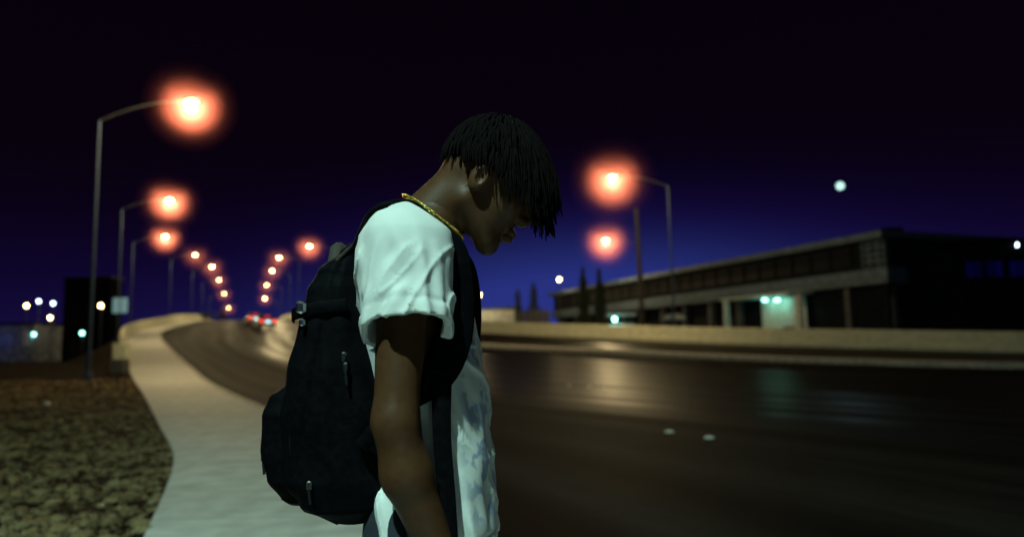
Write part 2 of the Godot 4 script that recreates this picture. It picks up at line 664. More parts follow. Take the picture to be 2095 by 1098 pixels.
func light_lens(o: Node3D, at: Vector3, size: Vector3, glass: Material, c: Color, energy: float, hang: float) -> void:
	obj("lamp_lens", ball(size, at, 16), glass, o)
	if energy <= 0.0: return
	var l := OmniLight3D.new()
	l.name = "lamp_light"
	l.light_color = c
	l.light_energy = energy
	l.light_size = .12
	l.omni_range = 90
	l.omni_attenuation = 2
	l.shadow_enabled = true
	l.position = at - Vector3(0, size.y + hang, 0)
	o.add_child(l)

func halo_fog(at: Vector3, radius: float, density: float, layers: Array, label: String) -> void:
	# fog balls imitating lens halation, its orange put into the albedo; thinning outwards
	var o := Node3D.new()
	o.name = numbered("lamp_halo")
	add_child(o)
	o.position = at
	tag(o, label, "haze", "fog balls imitating lens halos round the street lamps", "stuff")
	for l in layers:
		var f := FogVolume.new()
		f.name = "halo_layer"
		f.shape = RenderingServer.FOG_VOLUME_SHAPE_ELLIPSOID
		f.size = Vector3.ONE * radius * 2 * l[0]
		var m := FogMaterial.new()
		m.resource_name = "warm lens halo"
		m.density = density * l[1]
		m.albedo = lin(1.0, .28, .26)
		f.material = m
		o.add_child(f, true)

func build_lamps() -> void:
	var sodium := Color(1, .9, .66)
	var first := lamp_model("tall galvanised street lamp standing in the dirt lot before the sidewalk barrier", 11.1, 3.72)
	light_lens(first, Vector3(3.72, 11.16, 0), Vector3(.26, .11, .14), M.lamp_glass, sodium, 85.0, .14)
	var g := "street lamps lining the road over the crest"
	var row := [
		[-16.7, .25, 28.0, 0.0, "", 1.22, .021],
		[-30.7, 2.14, 55.0, 0.0, "street lamp behind the barrier with the pale double panel on its pole", 1.6, .021],
		[-44.3, 3.75, 82.0, 0.0, "third street lamp of the row along the sidewalk, lowest big red halo of that column", 1.75, .016],
		[-52.9, 5.3, 109.0, 0.0, "fourth street lamp of the sidewalk row, where the row bends over the hill", 2.0, .003],
		[-61.8, 6.7, 136.0, 0.0, "fifth street lamp of the sidewalk row, just before the crest", 2.2, .004],
		[-71.6, 6.9, 163.0, 0.0, "sixth street lamp of the sidewalk row, third above the crest line", 2.2, .003],
		[-81.4, 5.96, 190.0, 0.0, "seventh street lamp of the sidewalk row, second above the crest line", 2.2, .003],
		[-90.9, 3.82, 217.0, 0.0, "last street lamp of the sidewalk row, almost touching the crest line", 2.2, .003],
		[10.56, 1.18, 46.5, PI, "tall street lamp behind the far wall, in front of the long building", 1.95, .02],
		[14.5, 1.95, 80.0, PI, "distant street lamp half hidden by the dark wooden utility pole", 2.4, .02],
		[-26.6, 5.7, 105.0, PI, "street lamp over the far side of the road just above the backpack", 2.0, .011],
		[-38.4, 7.0, 127.0, PI, "highest of the four stacked lamps above the two cars", 2.2, .004],
		[-45.7, 6.7, 145.0, PI, "second highest of the four stacked lamps above the two cars", 2.2, .003],
		[-56.2, 6.3, 172.0, PI, "third of the four stacked lamps above the two cars", 2.2, .003],
		[-66.4, 5.2, 200.0, PI, "lowest of the stacked lamps, its light touching the roof of the cars", 2.2, .003],
	]
	first.set_meta("group", g)
	for i in row.size():
		var r: Array = row[i]
		var o := first
		if i == 0: first.position = Vector3(r[0], r[1], -r[2])
		else: o = dup(first, Vector3(r[0], r[1], -r[2]), r[3], r[4], g)
		var head := o.transform * Vector3(3.72, 11.1, 0)
		var layers := [[1.5, .025], [1.3, .05], [1.12, .18], [.98, .5], [.82, .5], [.6, .6]] if i in [0, 1, 2, 8, 9] else [[1.35, .12], [1.05, .45], [.85, .7]]
		halo_fog(head - Vector3(0, .09, 0), r[5], r[6] * 1.3, layers, "orange fog standing in for the lens halo of a lit street lamp")
	# the lamp of the same row that stands behind the photographer
	var near := lamp_model("street lamp with a cool white head on the sidewalk's inner side", 9.6, 2.6)
	near.position = Vector3(-4.5, -.03, 3.8)
	light_lens(near, Vector3(2.6, 9.6, 0), Vector3(.26, .1, .14), M.cool_glass, Color(.78, 1.0, .93), 125.0, .06)
	# smaller lamps beyond the wall
	var a := small_lamp("short yellow lamp above the pale low building", Vector3(-4.6, 1, -98), 7.3, M.lamp_glass, sodium, 26.0)
	tag(a, "", "", "yard lamps beyond the far wall")
	var b := small_lamp("small yellow lamp over the roof end of the long building", Vector3(6.4, 1, -96), 9.0, M.lamp_glass, sodium, 14.0)
	tag(b, "", "", "yard lamps beyond the far wall")

func small_lamp(label: String, at: Vector3, height: float, glass: Material, c: Color, energy: float) -> Node3D:
	var o := thing("yard_lamp", label, "lamp", at)
	obj("pole", tube([Vector3.ZERO, Vector3(0, height, 0)], [.07, .05], 8), M.dark_metal, o)
	obj("lamp_hood", box(Vector3(.5, .1, .5), Vector3(0, height + .42, 0), .03), M.dark_metal, o)
	obj("bracket", box(Vector3(.06, .5, .06), Vector3(0, height + .2, -.22)), M.dark_metal, o)
	light_lens(o, Vector3(0, height + .2, 0), Vector3(.2, .16, .2), glass, c, energy, .05)
	return o

# ---------------------------------------------------------------- the long building and its neighbours
func build_buildings() -> void:
	# wall runs away from its near corner; local +x runs along the wall away from the corner, +z faces the road
	var near := Vector3(26.6, .8, -50)
	var far := Vector3(5.7, .8, -103)
	var d := (far - near)
	var length := d.length()
	var turn := atan2(-d.z, d.x)
	var b := thing("long_building", "long flat-roofed two-storey building with a dark window band and pale stripe", "building", near, turn)
	# local z: the road side is on the left of the direction of travel
	var deep := 14.0
	var s := -1.0 if Basis(Vector3.UP, turn).z.dot(Vector3(-1, 0, .4)) < 0 else 1.0
	obj("upper_wall", box(Vector3(length, 2.6, deep), Vector3(length / 2, 6.8, -s * (deep / 2 + .35))), M.dark_wall, b)
	obj("roof_fascia", box(Vector3(length + .4, .5, deep + .9), Vector3(length / 2, 7.86, -s * (deep / 2 - .1)), .04), M.grey_paint, b)
	obj("stripe_band", box(Vector3(length, 1.1, deep), Vector3(length / 2, 4.95, -s * deep / 2)), M.grey_paint, b)
	obj("lower_wall", box(Vector3(length, 4.4, deep - .8), Vector3(length / 2, 2.195, -s * (deep / 2 + .4))), M.dark_wall, b)
	# upper windows: dark panes between mullions
	var n := 26
	for i in n:
		var x := 3.2 + (length - 4.4) * (i + .5) / n
		var w := obj("window", box(Vector3((length - 4.4) / n - .16, 1.7, .06), Vector3(x, 6.65, s * (-.35 + .03))), M.dark_frame, b)
		obj("pane", box(Vector3((length - 4.4) / n - .34, 1.5, .03), Vector3(0, 0, 0) + Vector3(x, 6.65, s * (-.35 + .075))), M.night_glass, w)
	# piers and bays of the ground storey
	for i in 13:
		var x := 4.0 + i * 4.2
		if x > length - 1: break
		if i == 1 or i == 2: continue
		obj("pier", box(Vector3(.45, 4.4, .5), Vector3(x, 2.2, s * -.55)), M.grey_dim, b)
		var w := obj("shop_window", box(Vector3(3.0, 2.3, .08), Vector3(x + 2.1, 1.9, s * -.74)), M.dark_frame, b)
		obj("pane", box(Vector3(2.8, 2.1, .03), Vector3(x + 2.1, 1.9, s * -.685)), M.night_glass, w)
	# pierced block screen at the near corner
	for i in 3:
		for j in 4:
			var bl := begin()
			var c := Vector3(.5 + i * .68, 5.85 + j * .47, s * -.2)
			for e in [[-.29, 0, .09, .44], [.29, 0, .09, .44], [0, .18, .49, .08], [0, -.18, .49, .08]]:
				add_box(bl, c + Vector3(e[0], e[1], 0), Vector3(e[2], e[3], .2))
			obj("screen_block", bl.commit(), M.grey_paint, b)
	# lit entrance porch
	var ex := 11.2
	obj("porch_wall", box(Vector3(5.2, 2.7, .12), Vector3(ex - .1, 2.75, s * -.62)), M.porch_white, b)
	obj("porch_soffit", box(Vector3(8.6, .16, 2.6), Vector3(ex + .6, 4.26, s * .72), .03), M.porch_white, b)
	obj("porch_pillar", tube([Vector3(ex - 3.6, 0, s * 1.0), Vector3(ex - 3.6, 3.1, s * 1.0), Vector3(ex - 3.5, 3.8, s * .9), Vector3(ex - 3.2, 4.18, s * .7)], [.34, .34, .36, .42], 14), M.porch_white, b)
	obj("porch_pillar", box(Vector3(.4, 4.18, .4), Vector3(ex + 4.6, 2.09, s * 1.6), .03), M.porch_white, b)
	for k in 2:
		var at := Vector3(ex + [1.1, -.4][k], [4.0, 3.9][k], s * .25)
		obj("porch_lamp", ball(Vector3([.2, .24][k], .1, .2), at, 14), M.teal_glass, b)
		var l := OmniLight3D.new()
		l.name = "porch_light"
		l.light_color = Color(.62, 1.0, .86)
		l.light_energy = .7
		l.light_size = .1
		l.omni_range = 40
		l.omni_attenuation = 2
		l.shadow_enabled = true
		l.position = at - Vector3(0, .2, 0)
		b.add_child(l)

	# dark wing that faces the road
	var wing := thing("dark_wing", "dark square building wing with a row of faint blue windows", "building", Vector3(26.9, .8, -50.3))
	obj("wall", box(Vector3(34, 7.1, 16), Vector3(17, 3.55, -8.4)), M.dark_wall, wing)
	obj("roof_edge", box(Vector3(34.3, .3, 16.4), Vector3(17, 7.26, -8.4), .03), M.dark_frame, wing)
	obj("rooftop_box", box(Vector3(1.5, 1.0, 1.6), Vector3(.75, 7.95, -1.2), .04), M.dark_wall, wing)
	for k in 3:
		var x: float = [6.3, 7.75, 9.45][k]
		var w := obj("window", box(Vector3(1.35, 1.3, .08), Vector3(x, 5.25, -.37)), M.dark_frame, wing)
		obj("window_pane", box(Vector3(.52, 1.1, .03), Vector3(x - .31, 5.25, -.318)), M["blue_glass_%d" % k], w)
		obj("window_pane", box(Vector3(.52, 1.1, .03), Vector3(x + .31, 5.25, -.318)), M["blue_glass_%d" % ((k + 1) % 3)], w)
	obj("door", box(Vector3(.85, 2.2, .08), Vector3(.7, 2.3, -.37)), M.blue_door, wing)
	obj("door_lamp", ball(Vector3(.07, .12, .07), Vector3(9.5, 6.95, -.25), 10), M.pale_glass, wing)

	# pale low building and fence further along
	var p := thing("pale_building", "pale low building lit by the lamp above it, beyond the far wall", "building", Vector3(-8.5, .8, -101))
	obj("wall", box(Vector3(9.2, 5.7, 8), Vector3(4.2, 2.85, -4)), M.white_paint, p)
	obj("roof", box(Vector3(9.5, .22, 8.3), Vector3(4.2, 5.81, -4), .02, Basis(Vector3.BACK, .06)), M.grey_paint, p)
	var f := thing("board_fence", "tall grey board fence between the pale building and the long building", "fence", Vector3(.2, .8, -97))
	for i in 17:
		obj("board", box(Vector3(.27, 5.4 + .12 * sin(i * 2.3), .05), Vector3(.14 + i * .285, 2.7, 0)), M.fence_grey if i % 3 else M.fence_dark, f)
	obj("rail", box(Vector3(4.9, .14, .06), Vector3(2.45, 4.6, -.06)), M.fence_dark, f)
	obj("rail", box(Vector3(4.9, .14, .06), Vector3(2.45, 1.0, -.06)), M.fence_dark, f)
	# lit booth
	var k := thing("ticket_booth", "small brightly lit pale booth under a teal lamp in front of the long building", "booth", Vector3(9.6, .9, -63))
	var st := begin()
	st.set_smooth_group(-1)
	grid(st, [[Vector3(-.75, 0, .6), Vector3(.75, 0, .6), Vector3(.75, 0, -.6), Vector3(-.75, 0, -.6)], [Vector3(-1.05, 2.1, .8), Vector3(1.05, 2.1, .8), Vector3(1.05, 2.1, -.8), Vector3(-1.05, 2.1, -.8)]], true)
	obj("booth_wall", finish(st), M.white_paint, k)
	obj("booth_roof", box(Vector3(2.5, .14, 2.1), Vector3(0, 2.95, -.2), .03), M.white_paint, k)
	for sx in [-1, 1]: obj("post", box(Vector3(.08, .82, .08), Vector3(sx * .95, 2.5, -.6)), M.grey_paint, k)
	light_lens(k, Vector3(-.75, 2.55, 1.2), Vector3(.18, .18, .18), M.teal_glass, Color(.6, 1, .95), 2.4, .02)
	obj("lamp_bracket", box(Vector3(.06, .3, .9), Vector3(-.75, 2.82, .8)), M.grey_paint, k)
	var c := thing("domed_canopy", "small pale domed canopy on thin posts beside the parked cars", "canopy", Vector3(14.6, .9, -64))
	st = begin()
	st.set_smooth_group(0)
	var rows := []
	for i in 6:
		var t := i / 5.0 * PI / 2
		var ring := []
		for q in 16: ring.append(Vector3(cos(TAU * q / 16) * 1.0 * cos(t), 2.5 + .5 * sin(t), sin(TAU * q / 16) * .9 * cos(t)))
		rows.append(ring)
	grid(st, rows, true)
	obj("canopy_dome", finish(st), M.white_paint, c)
	for q in [[-.8, -.5], [.8, -.5], [-.8, .5], [.8, .5]]: obj("post", box(Vector3(.07, 2.5, .07), Vector3(q[0], 1.25, q[1])), M.grey_paint, c)
	# distant structures on the dark lot side
	var w := thing("dark_warehouse", "black boxy warehouse on the dark lot behind the street lamp pole", "building", Vector3(-61, .3, -96))
	obj("wall", box(Vector3(6.3, 11.4, 3), Vector3(3.1, 5.7, -1.5)), M.black_wall, w)
	obj("roof_edge", box(Vector3(6.6, .3, 3.3), Vector3(3.1, 11.5, -1.5)), M.dark_frame, w)
	obj("loading_door", box(Vector3(2.6, 3.2, .08), Vector3(2.2, 1.6, .06)), M.dark_frame, w)
	var q := thing("blue_lit_shed", "low shed washed in blue light at the edge of the lot", "building", Vector3(-72, .3, -93))
	obj("wall", box(Vector3(10, 5.2, 6), Vector3(4.2, 2.6, -3)), M.blue_wall, q)
	obj("roof", box(Vector3(10.4, .25, 6.5), Vector3(4.2, 5.32, -3)), M.dark_frame, q)
	obj("loading_door", box(Vector3(.95, 2.0, .08), Vector3(8.25, 3.4, .06)), M.porch_white, q)
	var l := OmniLight3D.new()
	l.name = "shed_light"
	l.light_color = Color(.12, .4, 1.0)
	l.light_energy = .7
	l.light_size = .15
	l.omni_range = 30
	l.omni_attenuation = 2
	l.shadow_enabled = true
	l.position = Vector3(5.2, 3.4, 1.9)
	q.add_child(l)
	obj("shed_lamp", ball(Vector3(.14, .14, .14), Vector3(5.2, 3.4, 1.9), 10), M.shed_blue, q)
	obj("lamp_bracket", box(Vector3(.05, .05, 1.8), Vector3(5.2, 3.58, .95)), M.dark_metal, q)
	# flood lights: (x, y of the light, depth, kind, energy, label)
	var fl := [
		[-64.0, 7.95, 93.0, 0, 1.6, "warm flood light above the beige door of the blue shed"],
		[-62.4, 8.5, 93.0, 1, 1.0, "highest bluish flood light beside the shed"],
		[-60.5, 8.2, 93.0, 1, 1.0, "bluish flood light in front of the black warehouse wall"],
		[-60.8, 6.3, 93.0, 0, 1.0, "dim warm flood light low on the black warehouse front"],
		[-62.8, 4.2, 93.0, 2, 1.2, "teal flood light close to the ground by the shed"],
		[-48.6, 3.8, 80.0, 2, .9, "teal ground light beside the tall lamp's pole"],
		[-47.2, 6.9, 81.0, 0, 1.0, "warm flood light between the tall lamp's pole and the panel"],
	]
	for r in fl:
		var o := thing("flood_light", r[5], "lamp", Vector3(r[0], .35, -r[2]), 0, "small lights scattered over the dark lot")
		var hh: float = r[1] - .35
		obj("post", tube([Vector3(0, 0, -.12), Vector3(0, hh, -.12)], [.05, .04], 8), M.dark_metal, o)
		obj("lamp_hood", box(Vector3(.42, .06, .34), Vector3(0, hh + .2, -.02), .015), M.dark_metal, o)
		light_lens(o, Vector3(0, hh, .02), Vector3(.2, .17, .14), [M.lamp_glass, M.pale_glass, M.teal_glass][r[3]], [Color(1, .8, .5), Color(.8, .88, 1), Color(.6, 1, .95)][r[3]], r[4], .03)
	# yard lights seen over the far wall
	for r in [[21.6, 2.3, 67.0, 0, .6, "small yellow light low at the parked cars"], [10.8, 7.6, 93.0, 2, .25, "dim greenish light on the roof line behind the cypresses"]]:
		var o := thing("flood_light", r[5], "lamp", Vector3(r[0], .9, -r[2]), 0, "small lights beyond the far wall")
		var hh: float = r[1] - .9
		obj("post", tube([Vector3(0, 0, -.12), Vector3(0, hh, -.12)], [.05, .04], 8), M.dark_metal, o)
		obj("lamp_hood", box(Vector3(.3, .05, .3), Vector3(0, hh + .18, -.02), .015), M.dark_metal, o)
		light_lens(o, Vector3(0, hh, .02), Vector3(.14, .12, .12), [M.lamp_glass, M.pale_glass, M.dim_teal][r[3]], [Color(1, .8, .5), Color(.8, .88, 1), Color(.6, 1, .95)][r[3]], r[4], .03)

# ---------------------------------------------------------------- trees, poles, signs, cars, small things
func cypress(label: String, at: Vector3, height: float, wide: float, sd: int) -> void:
	var o := thing("cypress_tree", label, "tree", at, 0, "dark cypress trees beyond the far wall")
	obj("trunk", tube([Vector3.ZERO, Vector3(0, height * .9, 0)], [.14, .03], 7), M.bark, o)
	rng.seed = sd
	var st := begin()
	for i in 1500:
		var t := pow(rng.randf(), .8)
		var y := height * (.06 + .94 * t)
		var r := wide * sin(clampf((1 - t) * 1.25 + .05, 0, 1) * PI * .5) * sqrt(rng.randf()) * (1 + .22 * sin(t * 23.0 + sd))
		var a := rng.randf() * TAU
		var p := Vector3(cos(a) * r, y, sin(a) * r)
		var up := (Vector3(cos(a) * .35, 1, sin(a) * .35) + Vector3(rng.randf_range(-.3, .3), 0, rng.randf_range(-.3, .3))).normalized() * rng.randf_range(.22, .5)
		var s := up.cross(Vector3(rng.randf_range(-1, 1), .1, rng.randf_range(-1, 1))).normalized() * rng.randf_range(.05, .11)
		for v in [p - s, p + up, p + s]: st.add_vertex(v)
	st.generate_normals()
	obj("crown", st.commit(), M.leaf, o)

func bush(label: String, at: Vector3, size: Vector3, sd: int) -> void:
	var o := thing("bush", label, "bush", at, 0, "dark bushes on the crest")
	rng.seed = sd
	var st := begin()
	var lumps := []
	for i in 7: lumps.append([Vector3(rng.randf_range(-.6, .6) * size.x, rng.randf_range(.3, .75) * size.y, rng.randf_range(-.6, .6) * size.z), rng.randf_range(.28, .5)])
	for i in 1800:
		var l: Array = lumps[rng.randi() % 7]
		var n := Vector3(rng.randfn(), rng.randfn(), rng.randfn()).normalized()
		var p: Vector3 = l[0] + n * size * l[1] * rng.randf_range(.6, 1.0)
		if p.y < 0: continue
		var u := Vector3(rng.randfn(), rng.randfn(), rng.randfn()).normalized() * .09
		var s := u.cross(n).normalized() * .05
		for v in [p - s, p + u, p + s]: st.add_vertex(v)
	st.generate_normals()
	obj("crown", st.commit(), M.leaf, o)
	for i in 4:
		var a := rng.randf() * TAU
		obj("stem", tube([Vector3.ZERO, Vector3(cos(a) * .3, size.y * .6, sin(a) * .3)], [.03, .015], 5), M.bark, o)

func car_model(label: String, lit: bool, paint: Material) -> Node3D:
	# local +z is the rear; the wheels stand on y = 0
	var o := thing("parked_car" if not lit else "car", label, "car")
	var st := begin()
	st.set_smooth_group(-1)
	var prof := [[2.2, .35, .55], [2.25, .55, .95], [2.1, .55, 1.02], [1.2, .55, 1.06], [-.6, .52, 1.02], [-1.9, .5, .86], [-2.25, .45, .7], [-2.25, .35, .45]]
	var rows := []
	for p in prof:
		var z: float = p[0]
		rows.append([Vector3(-.86, .3, z), Vector3(-.92, .6, z), Vector3(-.9, p[2] - .08, z), Vector3(-.8, p[2], z), Vector3(.8, p[2], z), Vector3(.9, p[2] - .08, z), Vector3(.92, .6, z), Vector3(.86, .3, z)])
	grid(st, rows, true)
	for e in [0, 7]:
		for k in range(1, 7):
			for v in ([rows[e][0], rows[e][k], rows[e][k + 1]] if e == 0 else [rows[e][0], rows[e][k + 1], rows[e][k]]): st.add_vertex(v)
	obj("body", finish(st), paint, o)
	st = begin()
	st.set_smooth_group(-1)
	grid(st, [[Vector3(-.8, 1.0, 1.85), Vector3(.8, 1.0, 1.85), Vector3(.8, 1.0, -1.0), Vector3(-.8, 1.0, -1.0)], [Vector3(-.62, 1.44, 1.25), Vector3(.62, 1.44, 1.25), Vector3(.62, 1.44, -.15), Vector3(-.62, 1.44, -.15)]], true)
	obj("cabin_glass", finish(st), M.night_glass, o)
	obj("roof", box(Vector3(1.3, .06, 1.5), Vector3(0, 1.46, .55), .025), paint, o)
	for x in [-.8, .8]:
		for z in [-1.4, 1.4]:
			var w := obj("wheel", tube([Vector3(x - .1, .32, z), Vector3(x + .1, .32, z)], [.32, .32], 16), M.rubber, o)
			obj("rim", tube([Vector3(x - .105, .32, z), Vector3(x + .105, .32, z)], [.19, .19], 12), M.galvanised, w)
	for x in [-.68, .68]:
		obj("tail_light", box(Vector3(.36, .2, .08), Vector3(x, .8, 2.23), .03), M.tail_red if lit else M.tail_off, o)
		obj("headlight", box(Vector3(.34, .14, .08), Vector3(x, .66, -2.24), .02), M.pale_off, o)
		obj("mirror", box(Vector3(.16, .12, .1), Vector3(x * 1.44, 1.02, -.55), .02), paint, o)
	obj("bumper", box(Vector3(1.76, .2, .12), Vector3(0, .42, 2.24), .04), M.rubber, o)
	obj("number_plate", box(Vector3(.5, .16, .02), Vector3(0, .72, 2.27)), M.plate_lit if lit else M.white_paint, o)
	if lit: obj("brake_light", box(Vector3(.5, .05, .04), Vector3(0, 1.3, 1.46)), M.tail_red, o)
	return o

func build_things() -> void:
	var pole := thing("utility_pole", "dark wooden utility pole rising in front of the long building", "utility pole", Vector3(9.6, .8, -53))
	obj("shaft", tube([Vector3.ZERO, Vector3(.02, 5, 0), Vector3(-.06, 10.7, 0)], [.22, .2, .16], 10), M.wood, pole)
	obj("step_bolt", box(Vector3(.5, .03, .03), Vector3(0, 6.5, .05)), M.dark_metal, pole)
	obj("junction_box", box(Vector3(.34, .6, .22), Vector3(0, 3.4, .3), .02), M.dark_metal, pole)
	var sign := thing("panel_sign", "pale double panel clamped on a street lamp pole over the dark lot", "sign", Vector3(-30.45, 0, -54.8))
	for s in [-1, 1]: obj("sign_panel", box(Vector3(.52, 1.15, .04), Vector3(s * .31, 5.05, 0), .01), M.panel_retro_glow, sign)
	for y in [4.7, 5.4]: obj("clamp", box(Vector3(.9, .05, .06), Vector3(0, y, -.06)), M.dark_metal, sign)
	cypress("shorter pointed cypress behind the board fence", Vector3(.75, .8, -104), 8.6, .8, 31)
	cypress("taller pointed cypress behind the board fence", Vector3(3.1, .8, -104), 9.6, .95, 32)
	cypress("slim dark cypress standing before the end of the long building", Vector3(7.3, .8, -73), 8.2, .6, 33)
	cypress("second slim cypress, closer to the wooden pole", Vector3(9.0, .8, -73), 8.0, .6, 34)
	bush("rounded dark bush beside the barrier on the crest", Vector3(-54.6, 6.9, -126), Vector3(1.3, 2.0, 1.2), 41)
	bush("small dark bush closest to the road on the crest", Vector3(-52.0, 7.0, -127), Vector3(.9, 1.6, .9), 42)
	rng.seed = 7
	var a := car_model("silver car driving away with red tail lights on the crest, the farther one", true, M.car_silver)
	a.position = Vector3(-33.7, 4.75, -92)
	a.rotation.y = .5
	tag(a, "", "", "cars driving away")
	dup(a, Vector3(-28.2, 3.85, -80.5), .5, "white car with glowing red tail lights, the one closer to the far wall", "cars driving away")
	var b := car_model("dark blue car parked under the lit porch by the round pillar", false, M.car_navy)
	b.position = Vector3(22.6, .9, -59)
	b.rotation.y = 1.2
	tag(b, "", "", "cars parked along the long building")
	dup(b, Vector3(20.6, .9, -63.5), 1.25, "dark car parked between the porch and the domed canopy", "cars parked along the long building")
	# raised road studs
	var studs := [[1.72, 22.48, "pale road stud farthest out of the three in the lamp's reflection"], [2.26, 21.73, "middle road stud of the three in the lamp's reflection"], [2.69, 21.09, "road stud of the three in the reflection with the brightest face"], [2.34, 10.97, "white road stud on the near lane line, brighter of two"], [2.74, 10.22, "white road stud on the near lane line, by the dark end"]]
	for s in studs:
		var o := thing("road_stud", s[2], "road stud", Vector3(s[0], ground_at(s[1]) - .128, -s[1]), .6, "raised road studs")
		var st := begin()
		st.set_smooth_group(-1)
		var q := []
		for lv in [[.075, 0.0], [.07, .014], [.045, .026]]:
			var ring := []
			for k in 8: ring.append(Vector3(cos(TAU * (k + .5) / 8) * lv[0], lv[1], sin(TAU * (k + .5) / 8) * lv[0]))
			q.append(ring)
		grid(st, q, true)
		for k in range(1, 7):
			for v in [q[2][0], q[2][k + 1], q[2][k]]: st.add_vertex(v)
		obj("dome", finish(st), M.stud_white, o)
		obj("reflector", box(Vector3(.07, .014, .01), Vector3(0, .014, .062), .003, Basis(Vector3.RIGHT, -.5)), M.stud_white, o)
	var pebble := begin()
	for v in IcosphereLike(): pebble.add_vertex(v * Vector3(.09, .05, .07))
	pebble.generate_normals()
	var litter := obj("pale_stone", pebble.commit(), M.stud_white)
	litter.position = Vector3(-11.7, .04, -17.95)
	tag(litter, "single pale stone lying out on the dark dirt lot", "stone")
	var moon := obj("moon", ball(Vector3(1.5, 1.5, 1.5), Vector3.ZERO, 32), M.moon)
	moon.position = Vector3(137.6, 65.1, -290)
	tag(moon, "small round pale moon above the long building's roof", "moon")

# ---------------------------------------------------------------- the person (local: +x is where they face, +z is their right side)
var hc := Vector3(.166, 1.543, 0)
var hf := Vector3(cos(.54), -sin(.54), 0)
var hu := Vector3(sin(.54), cos(.54), 0)

func to_head(p: Vector3) -> Vector3:
	var q := p - hc
	return Vector3(q.dot(hf), q.dot(hu), q.z)

func from_head(q: Vector3) -> Vector3:
	return hc + hf * q.x + hu * q.y + Vector3(0, 0, q.z)

func head_field(p: Vector3) -> float:
	var q := to_head(p)
	var s := Vector3(q.x, q.y, absf(q.z))
	var d := egg(q, Vector3(-.004, .012, 0), Vector3(.095, .088, .073))
	d = smin(d, egg(q, Vector3(.04, -.05, 0), Vector3(.052, .075, .057)), .03)
	d = smin(d, cap(s, Vector3(-.012, -.078, .05), Vector3(.052, -.124, .018), .02, .02), .025)
	d = smin(d, egg(q, Vector3(.062, -.128, 0), Vector3(.02, .02, .022)), .02)
	d = smin(d, egg(s, Vector3(.06, -.045, .037), Vector3(.025, .024, .02)), .02)
	d = smin(d, cap(s, Vector3(.087, .012, .008), Vector3(.07, .012, .046), .008, .008), .018)
	d = maxf(d, -egg(s, Vector3(.099, -.012, .033), Vector3(.016, .011, .017)) * .9)
	d = smin(d, egg(s, Vector3(.074, -.013, .032), Vector3(.013, .012, .015)), .006)
	d = smin(d, cap(q, Vector3(.087, -.004, 0), Vector3(.106, -.05, 0), .008, .0115), .014)
	d = smin(d, egg(s, Vector3(.097, -.057, .013), Vector3(.012, .0085, .009)), .008)
	d = smin(d, egg(q, Vector3(.09, -.086, 0), Vector3(.013, .0075, .024)), .009)
	d = smin(d, egg(q, Vector3(.087, -.1, 0), Vector3(.0135, .0085, .021)), .006)
	# ears
	var e := egg(s, Vector3(-.008, -.03, .076), Vector3(.018, .032, .011))
	e = maxf(e, -egg(s, Vector3(-.004, -.03, .088), Vector3(.01, .02, .009)))
	d = smin(d, e, .006)
	# neck
	d = smin(d, cap(p, Vector3(.02, 1.43, 0), Vector3(.112, 1.522, 0), .062, .056), .03)
	return d

func body_field(p: Vector3) -> float:
	var s := Vector3(p.x, p.y, absf(p.z))
	var d := egg(p, Vector3(.015, 1.28, 0), Vector3(.098, .2, .15))
	d = smin(d, egg(p, Vector3(.045, 1.03, 0), Vector3(.09, .2, .135)), .08)
	d = smin(d, egg(p, Vector3(.03, .9, 0), Vector3(.1, .12, .15)), .06)
	d = smin(d, cap(s, Vector3(.01, 1.395, .05), Vector3(.015, 1.362, .16), .045, .048), .05)
	# arms: shoulder, elbow, wrist; slightly different for the two sides
	d = smin(d, cap(s, Vector3(.018, 1.355, .17), Vector3(.006, 1.085, .215), .048, .036), .03)
	d = smin(d, cap(s, Vector3(.006, 1.085, .215), Vector3(.022, 1.0, .205), .036, .04), .02)
	d = smin(d, cap(s, Vector3(.022, 1.0, .205), Vector3(.085, .83, .175), .04, .027), .02)
	# palms
	d = smin(d, egg(s, Vector3(.105, .775, .172), Vector3(.042, .052, .019)), .03)
	# legs
	d = smin(d, cap(s, Vector3(.03, .86, .085), Vector3(.055, .49, .095), .088, .056), .04)
	d = smin(d, cap(s, Vector3(.055, .49, .095), Vector3(.03, .36, .097), .054, .054), .03)
	d = smin(d, cap(s, Vector3(.03, .36, .097), Vector3(.015, .1, .1), .054, .036), .03)
	d = smin(d, cap(s, Vector3(.0, .06, .1), Vector3(.15, .04, .112), .036, .03), .03)
	d = smin(d, cap(p, Vector3(.015, 1.4, 0), Vector3(.08, 1.49, 0), .064, .056), .03)
	return d

func hand_field(p: Vector3) -> float:
	# the right hand: palm, four curled fingers, thumb off the side
	var d := egg(p, Vector3(.105, .775, .172), Vector3(.042, .054, .018))
	d = smin(d, cap(p, Vector3(.085, .83, .175), Vector3(.098, .8, .173), .027, .024), .02)
	for k in 4:
		var x := .135 - k * .021
		var l: float = [.9, 1.0, .94, .74][k]
		var a := Vector3(x, .735, .174)
		var b := Vector3(x + .006, .735 - .042 * l, .168)
		var c := Vector3(x + .004, .735 - .07 * l, .153)
		var e := Vector3(x - .002, .735 - .085 * l, .137)
		var f := cap(p, a, b, .0098, .009)
		f = smin(f, cap(p, b, c, .009, .0082), .004)
		f = smin(f, cap(p, c, e, .0082, .007), .004)
		f = smin(f, cap(p, Vector3(lerpf(x, .105, .3), .775, .173), a, .011, .0098), .005)
		d = smin(d, f, .005)
	var t := cap(p, Vector3(.13, .8, .168), Vector3(.155, .765, .155), .0125, .011)
	t = smin(t, cap(p, Vector3(.155, .765, .155), Vector3(.158, .735, .146), .0105, .0085), .004)
	return smin(d, t, .008)

